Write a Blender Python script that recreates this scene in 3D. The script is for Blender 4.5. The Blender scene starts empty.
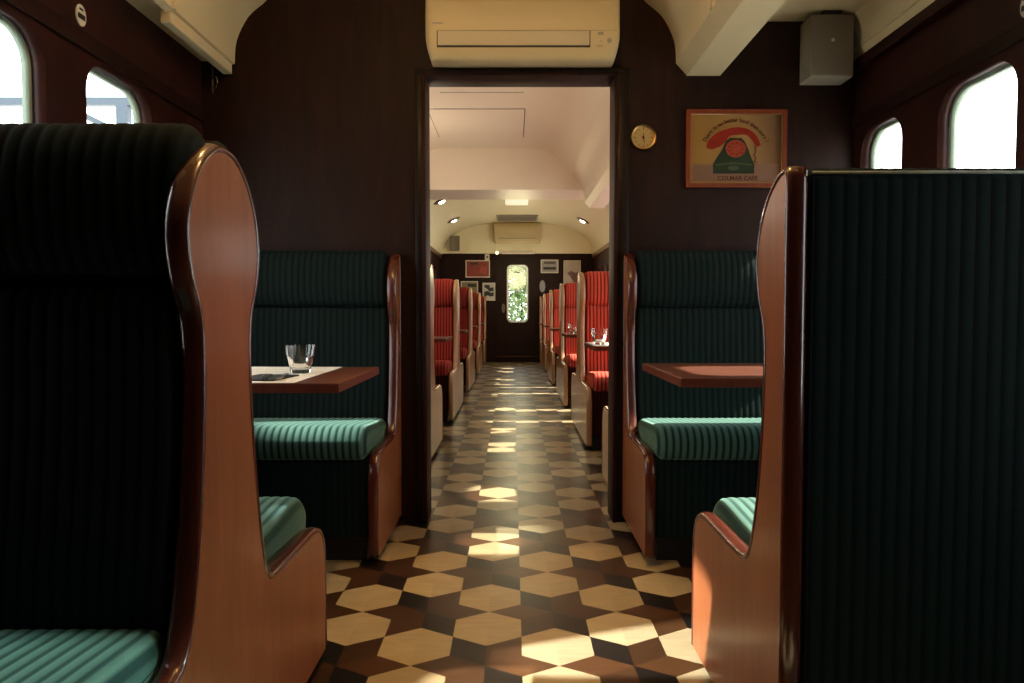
import bpy, bmesh, math, random
from mathutils import Vector, Matrix
random.seed(7)
S = bpy.context.scene
COL = S.collection
PI = math.pi

# ------------------------------------------------------------------ materials
def new_mat(name):
    m = bpy.data.materials.new(name); m.use_nodes = True
    nt = m.node_tree; nt.nodes.clear()
    out = nt.nodes.new('ShaderNodeOutputMaterial')
    b = nt.nodes.new('ShaderNodeBsdfPrincipled')
    nt.links.new(b.outputs[0], out.inputs[0])
    return m, nt, b, out

def plain(name, col, rough=.5, metal=0, emit=0, var=0.12, scale=6, coat=0, bump=0):
    m, nt, b, out = new_mat(name)
    tc = nt.nodes.new('ShaderNodeTexCoord')
    nz = nt.nodes.new('ShaderNodeTexNoise'); nz.inputs['Scale'].default_value = scale
    nz.inputs['Detail'].default_value = 4
    nt.links.new(tc.outputs['Object'], nz.inputs['Vector'])
    rp = nt.nodes.new('ShaderNodeMixRGB')
    rp.inputs[1].default_value = (*[c*(1-var) for c in col], 1)
    rp.inputs[2].default_value = (*[min(1, c*(1+var)) for c in col], 1)
    nt.links.new(nz.outputs['Fac'], rp.inputs[0])
    nt.links.new(rp.outputs[0], b.inputs['Base Color'])
    b.inputs['Roughness'].default_value = rough
    b.inputs['Metallic'].default_value = metal
    b.inputs['Coat Weight'].default_value = coat
    b.inputs['Coat Roughness'].default_value = .12
    if emit:
        b.inputs['Emission Color'].default_value = (*col, 1)
        b.inputs['Emission Strength'].default_value = emit
    if bump:
        bp = nt.nodes.new('ShaderNodeBump'); bp.inputs['Strength'].default_value = bump
        bp.inputs['Distance'].default_value = .002
        nt.links.new(nz.outputs['Fac'], bp.inputs['Height'])
        nt.links.new(bp.outputs[0], b.inputs['Normal'])
    return m

def wood(name, a, c, rough=.3, coat=.3, sc=(14, 14, 1.6), spec=.5, scratch=0):
    m, nt, b, out = new_mat(name)
    tc = nt.nodes.new('ShaderNodeTexCoord')
    mp = nt.nodes.new('ShaderNodeMapping'); mp.inputs['Scale'].default_value = sc
    nt.links.new(tc.outputs['Object'], mp.inputs['Vector'])
    nz = nt.nodes.new('ShaderNodeTexNoise'); nz.inputs['Scale'].default_value = 3
    nz.inputs['Detail'].default_value = 6; nz.inputs['Distortion'].default_value = .6
    nt.links.new(mp.outputs[0], nz.inputs['Vector'])
    cr = nt.nodes.new('ShaderNodeValToRGB')
    cr.color_ramp.elements[0].position = .3; cr.color_ramp.elements[0].color = (*a, 1)
    cr.color_ramp.elements[1].position = .72; cr.color_ramp.elements[1].color = (*c, 1)
    nt.links.new(nz.outputs['Fac'], cr.inputs[0])
    last = cr.outputs[0]
    if scratch:
        n2 = nt.nodes.new('ShaderNodeTexNoise'); n2.inputs['Scale'].default_value = 38
        n2.inputs['Detail'].default_value = 3
        nt.links.new(tc.outputs['Object'], n2.inputs['Vector'])
        r2 = nt.nodes.new('ShaderNodeValToRGB')
        r2.color_ramp.elements[0].position = .73; r2.color_ramp.elements[0].color = (0, 0, 0, 1)
        r2.color_ramp.elements[1].position = .77; r2.color_ramp.elements[1].color = (scratch,)*3 + (1,)
        nt.links.new(n2.outputs['Fac'], r2.inputs[0])
        mx = nt.nodes.new('ShaderNodeMixRGB'); mx.inputs[2].default_value = (.5, .3, .2, 1)
        nt.links.new(r2.outputs[0], mx.inputs[0]); nt.links.new(last, mx.inputs[1])
        last = mx.outputs[0]
    nt.links.new(last, b.inputs['Base Color'])
    b.inputs['Roughness'].default_value = rough
    b.inputs['Coat Weight'].default_value = coat; b.inputs['Coat Roughness'].default_value = .15
    b.inputs['Specular IOR Level'].default_value = spec
    return m

RIB = .0265
def fabric(name, groove, ridge, sheen=.25, stripe=True):
    m, nt, b, out = new_mat(name)
    tc = nt.nodes.new('ShaderNodeTexCoord')
    sx = nt.nodes.new('ShaderNodeSeparateXYZ'); nt.links.new(tc.outputs['Object'], sx.inputs[0])
    mu = nt.nodes.new('ShaderNodeMath'); mu.operation = 'MULTIPLY'; mu.inputs[1].default_value = PI/RIB
    nt.links.new(sx.outputs['X'], mu.inputs[0])
    si = nt.nodes.new('ShaderNodeMath'); si.operation = 'SINE'; nt.links.new(mu.outputs[0], si.inputs[0])
    ab = nt.nodes.new('ShaderNodeMath'); ab.operation = 'ABSOLUTE'; nt.links.new(si.outputs[0], ab.inputs[0])
    cr = nt.nodes.new('ShaderNodeValToRGB')
    cr.color_ramp.elements[0].position = .35; cr.color_ramp.elements[0].color = (*groove, 1)
    cr.color_ramp.elements[1].position = .85; cr.color_ramp.elements[1].color = (*ridge, 1)  # ridges paler, grooves darker: rib highlight and shade put into the colour
    nt.links.new(ab.outputs[0], cr.inputs[0])
    nz = nt.nodes.new('ShaderNodeTexNoise'); nz.inputs['Scale'].default_value = 260; nz.inputs['Detail'].default_value = 2
    nt.links.new(tc.outputs['Object'], nz.inputs['Vector'])
    mx = nt.nodes.new('ShaderNodeMixRGB'); mx.blend_type = 'MULTIPLY'; mx.inputs[0].default_value = .35
    nt.links.new(cr.outputs[0], mx.inputs[1]); nt.links.new(nz.outputs['Fac'], mx.inputs[2])
    nt.links.new(mx.outputs[0], b.inputs['Base Color'])
    b.inputs['Roughness'].default_value = .85
    b.inputs['Specular IOR Level'].default_value = .15
    b.inputs['Sheen Weight'].default_value = sheen
    b.inputs['Sheen Roughness'].default_value = .4
    b.inputs['Sheen Tint'].default_value = (*[min(1, c*3+.08) for c in ridge], 1)
    return m

def glassy(name, tint=(1, 1, 1), refl=.07):
    m, nt, b, out = new_mat(name)
    nt.nodes.remove(b)
    tr = nt.nodes.new('ShaderNodeBsdfTransparent'); tr.inputs[0].default_value = (*tint, 1)
    gl = nt.nodes.new('ShaderNodeBsdfGlossy'); gl.inputs['Roughness'].default_value = .02
    mx = nt.nodes.new('ShaderNodeMixShader'); mx.inputs[0].default_value = refl
    nt.links.new(tr.outputs[0], mx.inputs[1]); nt.links.new(gl.outputs[0], mx.inputs[2])
    nt.links.new(mx.outputs[0], out.inputs[0])
    return m

def tumbler_glass(name):
    m, nt, b, out = new_mat(name)
    b.inputs['Base Color'].default_value = (.97, .98, .97, 1)
    b.inputs['Roughness'].default_value = .03
    b.inputs['IOR'].default_value = 1.45
    b.inputs['Transmission Weight'].default_value = 1
    return m

def floor_mat():
    m, nt, b, out = new_mat('tile_floor')
    at = nt.nodes.new('ShaderNodeVertexColor'); at.layer_name = 'tile'
    tc = nt.nodes.new('ShaderNodeTexCoord')
    mp = nt.nodes.new('ShaderNodeMapping'); mp.inputs['Scale'].default_value = (6, 40, 6)
    nt.links.new(tc.outputs['Object'], mp.inputs[0])
    nz = nt.nodes.new('ShaderNodeTexNoise'); nz.inputs['Scale'].default_value = 1.5; nz.inputs['Detail'].default_value = 5
    nt.links.new(mp.outputs[0], nz.inputs['Vector'])
    cr = nt.nodes.new('ShaderNodeValToRGB')
    cr.color_ramp.elements[0].position = .25; cr.color_ramp.elements[0].color = (.78, .76, .72, 1)
    cr.color_ramp.elements[1].position = .75; cr.color_ramp.elements[1].color = (1, 1, 1, 1)
    nt.links.new(nz.outputs['Fac'], cr.inputs[0])
    mx = nt.nodes.new('ShaderNodeMixRGB'); mx.blend_type = 'MULTIPLY'; mx.inputs[0].default_value = 1
    nt.links.new(at.outputs[0], mx.inputs[1]); nt.links.new(cr.outputs[0], mx.inputs[2])
    nt.links.new(mx.outputs[0], b.inputs['Base Color'])
    n2 = nt.nodes.new('ShaderNodeTexNoise'); n2.inputs['Scale'].default_value = 5
    nt.links.new(tc.outputs['Object'], n2.inputs['Vector'])
    mr = nt.nodes.new('ShaderNodeMapRange'); mr.inputs['To Min'].default_value = .27; mr.inputs['To Max'].default_value = .4
    nt.links.new(n2.outputs['Fac'], mr.inputs['Value']); nt.links.new(mr.outputs[0], b.inputs['Roughness'])
    b.inputs['Specular IOR Level'].default_value = .5
    return m

M = dict(
    wall=wood('dark_mahogany_wall', (.012, .0045, .0032), (.022, .0076, .0050), rough=.5, coat=.0, spec=.14, sc=(6, 6, 1)),
    side=wood('red_mahogany_wall', (.016, .004, .003), (.034, .008, .006), rough=.42, coat=.02, spec=.2, sc=(6, 2, 3)),
    trimdark=wood('near_black_trim', (.006, .003, .0025), (.012, .005, .004), rough=.4, coat=.03, spec=.18),
    panel=wood('glossy_brown_wood', (.215, .060, .019), (.29, .088, .030), rough=.36, coat=.15, spec=.3, sc=(9, 9, 1.1), scratch=.35),
    mould=wood('dark_red_moulding', (.060, .013, .008), (.10, .022, .012), rough=.22, coat=.6, scratch=.3),
    panel2=wood('pale_brown_wood', (.33, .15, .075), (.42, .2, .10), rough=.3, coat=.4, sc=(9, 9, 1.1)),
    mould2=wood('pale_gold_moulding', (.36, .19, .09), (.46, .26, .13), rough=.25, coat=.5),
    table=wood('table_wood', (.075, .025, .014), (.12, .04, .022), rough=.4, coat=.03, spec=.25, sc=(2, 18, 8)),
    edge=wood('table_edge_wood', (.075, .018, .010), (.115, .027, .015), rough=.45, coat=0, spec=.15),
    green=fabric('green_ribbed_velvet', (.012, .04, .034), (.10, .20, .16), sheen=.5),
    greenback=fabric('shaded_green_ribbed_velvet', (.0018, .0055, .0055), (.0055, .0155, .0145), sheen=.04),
    redback=fabric('red_ribbed_backrest_velvet', (.28, .012, .008), (.68, .105, .06)),
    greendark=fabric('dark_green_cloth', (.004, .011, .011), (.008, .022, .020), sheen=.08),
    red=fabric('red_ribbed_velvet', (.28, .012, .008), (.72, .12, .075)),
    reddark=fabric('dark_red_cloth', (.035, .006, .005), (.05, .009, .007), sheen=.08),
    black=plain('black_kickboard', (.012, .010, .010), .5),
    cream=plain('cream_paint', (.60, .49, .30), .45, var=.03, scale=2),
    cream2=plain('pale_cream_paint', (.80, .71, .57), .45, var=.03, scale=2),
    seam=plain('seam_shadow', (.10, .08, .07), .7),
    ac=plain('ac_cream_plastic', (.47, .37, .20), .38, var=.02),
    acflap=plain('ac_flap_plastic', (.42, .345, .22), .4, var=.02),
    dark=plain('dark_gap', (.010, .008, .007), .6),
    grey=plain('grey_mark', (.25, .22, .17), .5),
    spk=plain('speaker_grey_grille', (.17, .14, .10), .7, var=.05, scale=200),
    spkbox=plain('speaker_grey_box', (.24, .21, .16), .5, var=.04),
    brass=plain('aged_brass', (.55, .36, .12), .28, metal=1, var=.1),
    chrome=plain('chrome', (.7, .7, .68), .2, metal=1, var=.03),
    steel=plain('steel_cutlery', (.55, .55, .53), .3, metal=1, var=.03),
    dial=plain('clock_face_cream', (.40, .27, .11), .5, var=.05),
    frame=wood('picture_frame_wood', (.13, .028, .012), (.19, .042, .017), rough=.4, coat=0, spec=.15),
    gold=plain('gold_inner_edge', (.35, .22, .1), .35, metal=.6),
    paper=plain('white_paper', (.82, .78, .68), .8, var=.03),
    ink=plain('grey_ink', (.30, .28, .25), .8),
    napkin=plain('black_napkin', (.02, .022, .024), .85, var=.3, scale=40),
    winframe=plain('window_rubber_green_grey', (.20, .25, .20), .5, var=.08),
    pane=glassy('window_glass', (.97, .99, .98), .05),
    tumbler=tumbler_glass('clear_tumbler_glass'),
    plaque=plain('plaque_white', (.55, .52, .47), .5),
    bulb=plain('lamp_bulb', (1, .93, .78), .4, emit=9, var=0),
    ring=plain('spot_ring_bronze', (.13, .10, .065), .4, metal=.4),
    post_bg=None, bgreen=plain('poster_dark_green', (.018, .028, .015), .6, var=.3, scale=60),
    bgreen2=plain('poster_mid_green', (.045, .06, .03), .6, var=.3, scale=60),
    bred=plain('poster_red', (.20, .017, .008), .6, var=.35, scale=40),
    bred2=plain('poster_light_red', (.24, .040, .02), .6, var=.3, scale=60),
    btext=plain('poster_brown_lettering', (.07, .02, .01), .7),
    btable=plain('poster_pink_brown', (.18, .098, .065), .6, var=.12, scale=8),
    whitef=plain('white_picture_frame', (.62, .57, .48), .5),
    whitedoor=plain('white_window_surround', (.8, .8, .75), .4),
    leaf=plain('sunlit_leaves', (.13, .20, .06), .6, var=.5, scale=3),
    steelblue=plain('blue_grey_painted_steel', (.055, .075, .10), .5, var=.05),
    concrete=plain('pale_concrete', (.55, .54, .5), .9, var=.1),
)
def poster_bg():
    m, nt, b, out = new_mat('poster_tan_paper')
    tc = nt.nodes.new('ShaderNodeTexCoord')
    sx = nt.nodes.new('ShaderNodeSeparateXYZ'); nt.links.new(tc.outputs['Object'], sx.inputs[0])
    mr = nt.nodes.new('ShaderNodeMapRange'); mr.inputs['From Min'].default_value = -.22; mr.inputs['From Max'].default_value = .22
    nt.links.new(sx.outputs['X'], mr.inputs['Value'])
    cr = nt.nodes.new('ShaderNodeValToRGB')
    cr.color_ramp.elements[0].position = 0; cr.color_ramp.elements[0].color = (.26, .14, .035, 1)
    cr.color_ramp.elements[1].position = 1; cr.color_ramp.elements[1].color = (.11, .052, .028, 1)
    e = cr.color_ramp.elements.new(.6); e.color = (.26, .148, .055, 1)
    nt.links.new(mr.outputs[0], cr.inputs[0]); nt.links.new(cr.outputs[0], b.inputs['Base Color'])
    b.inputs['Roughness'].default_value = .5; b.inputs['Specular IOR Level'].default_value = .1
    return m
for k in ('bgreen', 'bgreen2', 'bred', 'bred2', 'btext', 'btable', 'winframe', 'dial'):
    M[k].node_tree.nodes['Principled BSDF'].inputs['Specular IOR Level'].default_value = .12
M['post_bg'] = poster_bg()
M['floor'] = floor_mat()

# ------------------------------------------------------------------ helpers
def link(name, me, mat, parent=None, loc=None):
    o = bpy.data.objects.new(name, me); COL.objects.link(o)
    if mat is not None:
        me.materials.clear()
        for k in (mat if isinstance(mat, (list, tuple)) else [mat]): me.materials.append(k)
    if parent: o.parent = parent
    if loc: o.location = loc
    return o

def obj(name, bm, mat, parent=None, loc=None, smooth=False, fix=True):
    me = bpy.data.meshes.new(name)
    if fix: bmesh.ops.recalc_face_normals(bm, faces=bm.faces)
    bm.to_mesh(me); bm.free()
    if smooth:
        for p in me.polygons: p.use_smooth = True
        if smooth != 'all':
            try: me.set_sharp_from_angle(angle=math.radians(40))
            except Exception: pass
    return link(name, me, mat, parent, loc)

def tag(o, label, cat, group=None):
    o['label'] = label; o['category'] = cat
    if group: o['group'] = group
    return o

def thing(name, label, cat, loc=(0, 0, 0), group=None, rz=0):
    o = bpy.data.objects.new(name, None); COL.objects.link(o)
    o.empty_display_size = .1
    o.location = loc; o.rotation_euler = (0, 0, rz)
    return tag(o, label, cat, group)

def struct(name, bm, mat, **k):
    o = obj(name, bm, mat, **k); o['kind'] = 'structure'; return o

def box(bm, x0, x1, y0, y1, z0, z1, bev=0, seg=2):
    r = bmesh.ops.create_cube(bm, size=1)
    vs = r['verts']
    for v in vs:
        v.co = Vector(((x0+x1)/2 + v.co.x*abs(x1-x0), (y0+y1)/2 + v.co.y*abs(y1-y0), (z0+z1)/2 + v.co.z*abs(z1-z0)))
    if bev:
        es = list({e for v in vs for e in v.link_edges})
        bmesh.ops.bevel(bm, geom=es, offset=bev, segments=seg, affect='EDGES', profile=.5)
    return bm

def B(*a, **k): return box(bmesh.new(), *a, **k)

def smooth_pts(c, n=5):
    out = []
    for i in range(len(c)-1):
        p0, p1, p2, p3 = c[max(i-1, 0)], c[i], c[i+1], c[min(i+2, len(c)-1)]
        for k in range(n):
            t = k/n
            out.append(tuple(.5*((2*p1[d]) + (-p0[d]+p2[d])*t + (2*p0[d]-5*p1[d]+4*p2[d]-p3[d])*t*t
                                 + (-p0[d]+3*p1[d]-3*p2[d]+p3[d])*t**3) for d in range(2)))
    out.append(c[-1]); return out

def smooth_loop(c, n=4):
    N = len(c); out = []
    for i in range(N):
        p0, p1, p2, p3 = c[i-1], c[i], c[(i+1) % N], c[(i+2) % N]
        for k in range(n):
            t = k/n
            out.append(tuple(.5*((2*p1[d]) + (-p0[d]+p2[d])*t + (2*p0[d]-5*p1[d]+4*p2[d]-p3[d])*t*t
                                 + (-p0[d]+3*p1[d]-3*p2[d]+p3[d])*t**3) for d in range(2)))
    return out

def area2(p):
    return sum(p[i-1][0]*p[i][1]-p[i][0]*p[i-1][1] for i in range(len(p)))/2

def normals2(p, closed=True):
    sg = 1 if area2(p) > 0 else -1
    out = []; N = len(p)
    for i in range(N):
        a = p[i-1] if closed or i else p[i]; c = p[(i+1) % N] if closed or i < N-1 else p[i]
        d = Vector((c[0]-a[0], c[1]-a[1]))
        d = d.normalized() if d.length > 1e-9 else Vector((1, 0))
        out.append((d.y*sg, -d.x*sg))
    return out

def prism_x(bm, prof, x0, x1):           # prof: (y, z) loop
    a = [bm.verts.new((x0, y, z)) for y, z in prof]; c = [bm.verts.new((x1, y, z)) for y, z in prof]
    n = len(prof)
    for i in range(n): bm.faces.new((a[i-1], a[i], c[i], c[i-1]))
    bm.faces.new(a); bm.faces.new(c[::-1])
    return bm

def prism_y(bm, prof, y0, y1):           # prof: (x, z) loop
    a = [bm.verts.new((x, y0, z)) for x, z in prof]; c = [bm.verts.new((x, y1, z)) for x, z in prof]
    n = len(prof)
    for i in range(n): bm.faces.new((a[i-1], a[i], c[i], c[i-1]))
    bm.faces.new(a); bm.faces.new(c[::-1])
    return bm

def prism_z(bm, prof, z0, z1):
    a = [bm.verts.new((x, y, z0)) for x, y in prof]; c = [bm.verts.new((x, y, z1)) for x, y in prof]
    n = len(prof)
    for i in range(n): bm.faces.new((a[i-1], a[i], c[i], c[i-1]))
    bm.faces.new(a); bm.faces.new(c[::-1])
    return bm

def tube(bm, pts, r, seg=10):
    rings = []
    pts = [Vector(p) for p in pts]
    for i, p in enumerate(pts):
        t = (pts[min(i+1, len(pts)-1)] - pts[max(i-1, 0)]).normalized()
        u = t.cross(Vector((0, 0, 1)) if abs(t.z) < .9 else Vector((1, 0, 0))).normalized(); w = t.cross(u)
        rr = r[i] if isinstance(r, (list, tuple)) else r
        rings.append([bm.verts.new(p + (u*math.cos(2*PI*k/seg) + w*math.sin(2*PI*k/seg))*rr) for k in range(seg)])
    for a, c in zip(rings, rings[1:]):
        for k in range(seg): bm.faces.new((a[k-1], a[k], c[k], c[k-1]))
    bm.faces.new(rings[0]); bm.faces.new(rings[-1][::-1])
    return bm

def lathe(bm, prof, axis='z', seg=32, c=(0, 0, 0)):   # prof: (r, h)
    rings = []
    for r, h in prof:
        ring = []
        for k in range(seg):
            a = 2*PI*k/seg; x, y = r*math.cos(a), r*math.sin(a)
            co = (x, y, h) if axis == 'z' else (x, h, y)
            ring.append(bm.verts.new(Vector(c)+Vector(co)))
        rings.append(ring)
    for a, b in zip(rings, rings[1:]):
        for k in range(seg): bm.faces.new((a[k-1], a[k], b[k], b[k-1]))
    if prof[0][0] > 1e-6: bm.faces.new(rings[0])
    if prof[-1][0] > 1e-6: bm.faces.new(rings[-1][::-1])
    bmesh.ops.remove_doubles(bm, verts=bm.verts, dist=1e-7)
    return bm

def ribbed(prof, x0, x1, amp=.0028, r=.02, inset=None, mask=None):
    """closed (y,z) profile swept along x with rounded ribs; both ends rounded over by r"""
    nm = normals2(prof)
    L = abs(x1-x0); n = max(8, int(L/RIB*6)); bm = bmesh.new()
    cy = sum(p[0] for p in prof)/len(prof); cz = sum(p[1] for p in prof)/len(prof)
    ts = sorted(set([0, .001, .003, .006, .01, .015] + [L*i/n for i in range(n+1)] + [L-.001, L-.003, L-.006, L-.01, L-.015, L]))
    rings = []
    for t in ts:
        x = x0 + (x1-x0)*t/L
        d = min(t, L-t)
        ins = r*(1-math.sqrt(max(0, 1-(1-d/r)**2))) if d < r else 0
        off = amp*(abs(math.sin(PI*x/RIB))**.7 - 1) - ins
        ring = []
        for i, (p, q) in enumerate(zip(prof, nm)):
            k = off
            ring.append(bm.verts.new((x, p[0]+q[0]*k, p[1]+q[1]*k)))
        rings.append(ring)
    N = len(prof)
    for a, c in zip(rings, rings[1:]):
        for i in range(N): bm.faces.new((a[i-1], a[i], c[i], c[i-1]))
    bm.faces.new(rings[0]); bm.faces.new(rings[-1][::-1])
    return bm

def text_bm(s, size, align='CENTER', ext=.0006, font_shear=0, off=0):
    cu = bpy.data.curves.new('lettering', 'FONT'); cu.body = s; cu.size = size
    cu.align_x = align; cu.align_y = 'CENTER'; cu.extrude = ext; cu.shear = font_shear; cu.offset = off; cu.resolution_u = 3
    o = bpy.data.objects.new('lettering', cu); COL.objects.link(o)
    dg = bpy.context.evaluated_depsgraph_get(); dg.update()
    me = bpy.data.meshes.new_from_object(o.evaluated_get(dg))
    bm = bmesh.new(); bm.from_mesh(me)
    bpy.data.objects.remove(o); bpy.data.curves.remove(cu); bpy.data.meshes.remove(me)
    return bm

def merge(dst, src, mat):
    me = bpy.data.meshes.new('t'); src.transform(mat); src.to_mesh(me); src.free(); dst.from_mesh(me); bpy.data.meshes.remove(me)

def sheet_with_holes(outer, holes, thick):
    cu = bpy.data.curves.new('c', 'CURVE'); cu.dimensions = '2D'; cu.fill_mode = 'BOTH'; cu.extrude = thick/2
    for loop in [outer]+holes:
        sp = cu.splines.new('POLY'); sp.points.add(len(loop)-1); sp.use_cyclic_u = True
        for p, q in zip(sp.points, loop): p.co = (q[0], q[1], 0, 1)
    o = bpy.data.objects.new('c', cu); COL.objects.link(o)
    dg = bpy.context.evaluated_depsgraph_get(); dg.update()
    me = bpy.data.meshes.new_from_object(o.evaluated_get(dg))
    bm = bmesh.new(); bm.from_mesh(me)
    bpy.data.objects.remove(o); bpy.data.curves.remove(cu); bpy.data.meshes.remove(me)
    bmesh.ops.remove_doubles(bm, verts=bm.verts, dist=1e-5)
    return bm

def rrect(x0, x1, y0, y1, r, n=7):
    out = []
    for cx, cy, a0 in ((x1-r, y1-r, 0), (x0+r, y1-r, PI/2), (x0+r, y0+r, PI), (x1-r, y0+r, 1.5*PI)):
        for k in range(n+1):
            a = a0+PI/2*k/n; out.append((cx+r*math.cos(a), cy+r*math.sin(a)))
    return out

def children(o, _all=[None]): return [c for c in list(COL.objects) if c.parent == o]
def dup(o, loc, label, group=None, parent=None):
    r = o.copy(); COL.objects.link(r)
    if parent: r.parent = parent
    if loc is not None: r.location = loc
    if label: r['label'] = label
    if group: r['group'] = group
    for ch in children(o): dup(ch, None, None, None, r)
    return r

# ------------------------------------------------------------------ setting
XL, XR = -1.38, 1.52
PW0, PW1 = 3.231, 3.345          # partition between the two saloons
Y0, Y1 = -1.6, 13.6
# floor: hexagons with rhombs between, one mesh, one colour per tile
def make_floor():
    bm = bmesh.new(); cl = bm.loops.layers.color.new('tile')
    w = .2006; h = w*2/math.sqrt(3); s = h/2
    X0, M0 = .125, 2.934
    CR, BR, DK = (.62, .55, .42), (.225, .138, .072), (.072, .054, .044)
    def face(pts, ox, oz, col, v):
        vs = []
        for (a, b) in pts:
            x = ox + a*w; y = oz + b*w
            x = min(max(x, XL), XR); y = min(max(y, Y0), Y1)
            vs.append((x, y))
        if abs(area2(vs)) < 1e-6: return
        u = []
        for p in vs:
            if not u or (abs(p[0]-u[-1][0])+abs(p[1]-u[-1][1]) > 1e-6): u.append(p)
        if abs(u[0][0]-u[-1][0])+abs(u[0][1]-u[-1][1]) < 1e-6: u.pop()
        if len(u) < 3: return
        if area2(u) < 0: u = u[::-1]
        f = bm.faces.new([bm.verts.new((x, y, 0)) for x, y in u])
        k = 1 + random.uniform(-v, v)
        for l in f.loops: l[cl] = (col[0]*k, col[1]*k, col[2]*k, 1)
    H = h/w; q = .5/math.sqrt(3)   # .2887
    for ci in range(-9, 9):
        for ri in range(-8, 18):
            ox = X0 + ci*w; oz = M0 + (1.5*h if ci % 2 else 0) + ri*3*h
            for hz in (H, -H):
                # three rhombs of the hexagon with slightly different grain
                tip, rt, rb, bt, lb, lt = (0, hz+2*q), (.5, hz+q), (.5, hz-q), (0, hz-2*q), (-.5, hz-q), (-.5, hz+q)
                base = 1+random.uniform(-.06, .06); C = tuple(c*base for c in CR)
                face([tip, rt, (0, hz), lt], ox, oz, C, .015)
                face([rt, rb, bt, (0, hz)], ox, oz, tuple(c*.97 for c in C), .015)
                face([lt, (0, hz), bt, lb], ox, oz, tuple(c*1.02 for c in C), .015)
            face([(0, 0), (.5, -q), (.5, -3*q), (0, -2*q)], ox, oz, DK, .15)
            face([(0, 0), (-.5, q), (-.5, 3*q), (0, 2*q)], ox, oz, DK, .15)
            face([(0, 0), (0, 2*q), (.5, 3*q), (.5, q)], ox, oz, BR, .12)
            face([(0, 0), (0, -2*q), (-.5, -3*q), (-.5, -q)], ox, oz, BR, .12)
            face([(0, 0), (.5, q), (1, 0), (.5, -q)], ox, oz, tuple(c*1.12 for c in BR), .12)
            face([(0, 0), (-.5, q), (-1, 0), (-.5, -q)], ox, oz, tuple(c*1.12 for c in BR), .12)
    struct('floor', bm, M['floor'], fix=False)
    # sub-floor slab so light cannot leak up
    struct('floor_slab', B(XL-.06, XR+.06, Y0-.1, Y1+.1, -.12, -.004), M['black'])
make_floor()

# side walls with round-cornered window openings
WZ0, WZ1, WR = .64, 1.742, .105
left_wins = [(2.353, 2.775), (1.73, 2.150), (1.10, 1.52)]
right_wins = [(2.836, 3.170), (2.193, 2.600), (1.553, 1.960), (.78, 1.08)]
room2 = [(3.62+.64*k, 3.99+.64*k) for k in range(15)]
def side_wall(name, x_in, sgn, wins, top):
    t = .065
    bm = sheet_with_holes([(Y0, 0), (Y1, 0), (Y1, top), (Y0, top)], [rrect(a, b, WZ0, WZ1 + (.032 if sgn < 0 else -.008), WR) for a, b in wins], t)
    for v in bm.verts: v.co = Vector((x_in + sgn*(t/2 + v.co.z), v.co.x, v.co.y))
    struct(name, bm, M['side'])
side_wall('wall_left', XL, -1, left_wins+room2, 2.75)
side_wall('wall_right', XR, 1, right_wins+room2, 2.75)
nw = 0
_cache = {}
def window(x_in, sgn, a, b):
    global nw; nw += 1
    cy = (a+b)/2; key = (sgn, round(b-a, 3))
    e = bpy.data.objects.new('window_%d' % nw, None); COL.objects.link(e); e['kind'] = 'structure'
    e.location = (x_in, cy, WZ0); e.empty_display_size = .1
    hw = (b-a)/2; hz = WZ1-WZ0 + (.032 if sgn < 0 else -.008)
    if key not in _cache:
        bm = sheet_with_holes(rrect(-hw+.001, hw-.001, .001, hz-.001, WR), [rrect(-hw+.012, hw-.012, .012, hz-.012, WR-.012)], .022)
        for v in bm.verts: v.co = Vector((sgn*(.052+v.co.z), v.co.x, v.co.y))
        f = obj('frame', bm, M['winframe'], e)
        bm = bmesh.new(); prism_x(bm, rrect(-hw+.008, hw-.008, .008, hz-.008, WR-.01), sgn*.0505, sgn*.0545)
        p = obj('pane', bm, M['pane'], e)
        _cache[key] = (f, p)
    else:
        for q in _cache[key]:
            c = q.copy(); COL.objects.link(c); c.parent = e
for a, b in left_wins+room2: window(XL, -1, a, b)
for a, b in right_wins+room2: window(XR, 1, a, b)

# horizontal rails on the side walls
struct('trim_1', B(XL, XL+.012, Y0, PW0, 1.79, 1.85, .004), M['wall'])
struct('trim_2', B(XR-.012, XR, Y0, PW0, 1.76, 1.81, .004), M['wall'])

# partition wall with the doorway
DX0, DX1, DZ = -.392, .454, 1.992
bm = bmesh.new()
prism_y(bm, [(XL, 0), (DX0, 0), (DX0, DZ), (DX1, DZ), (DX1, 0), (XR, 0), (XR, 2.75), (XL, 2.75)], PW0, PW1)
struct('wall_partition', bm, M['wall'])
bm = bmesh.new()
box(bm, DX0-.042, DX0-.008, PW0-.022, PW0, 0, DZ+.030, .004)
box(bm, DX1+.008, DX1+.060, PW0-.022, PW0, 0, DZ+.030, .004)
box(bm, DX0-.042, DX1+.060, PW0-.026, PW0, DZ+.010, DZ+.030, .004)
struct('trim_3', bm, M['trimdark'], smooth=True)
bm = bmesh.new()
box(bm, DX0-.012, DX0+.006, PW0-.030, PW1+.02, 0, DZ+.012, .003)
box(bm, DX1-.006, DX1+.012, PW0-.030, PW1+.02, 0, DZ+.012, .003)
box(bm, DX0-.012, DX1+.012, PW0-.030, PW1+.02, DZ-.004, DZ+.014, .003)
struct('trim_4', bm, wood('door_lining_wood', (.018, .006, .004), (.03, .009, .006), rough=.55, coat=0, spec=.12), smooth=True)
struct('wall_back', B(XL-.06, XR+.06, Y0-.06, Y0, 0, 2.75), M['wall'])

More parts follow.
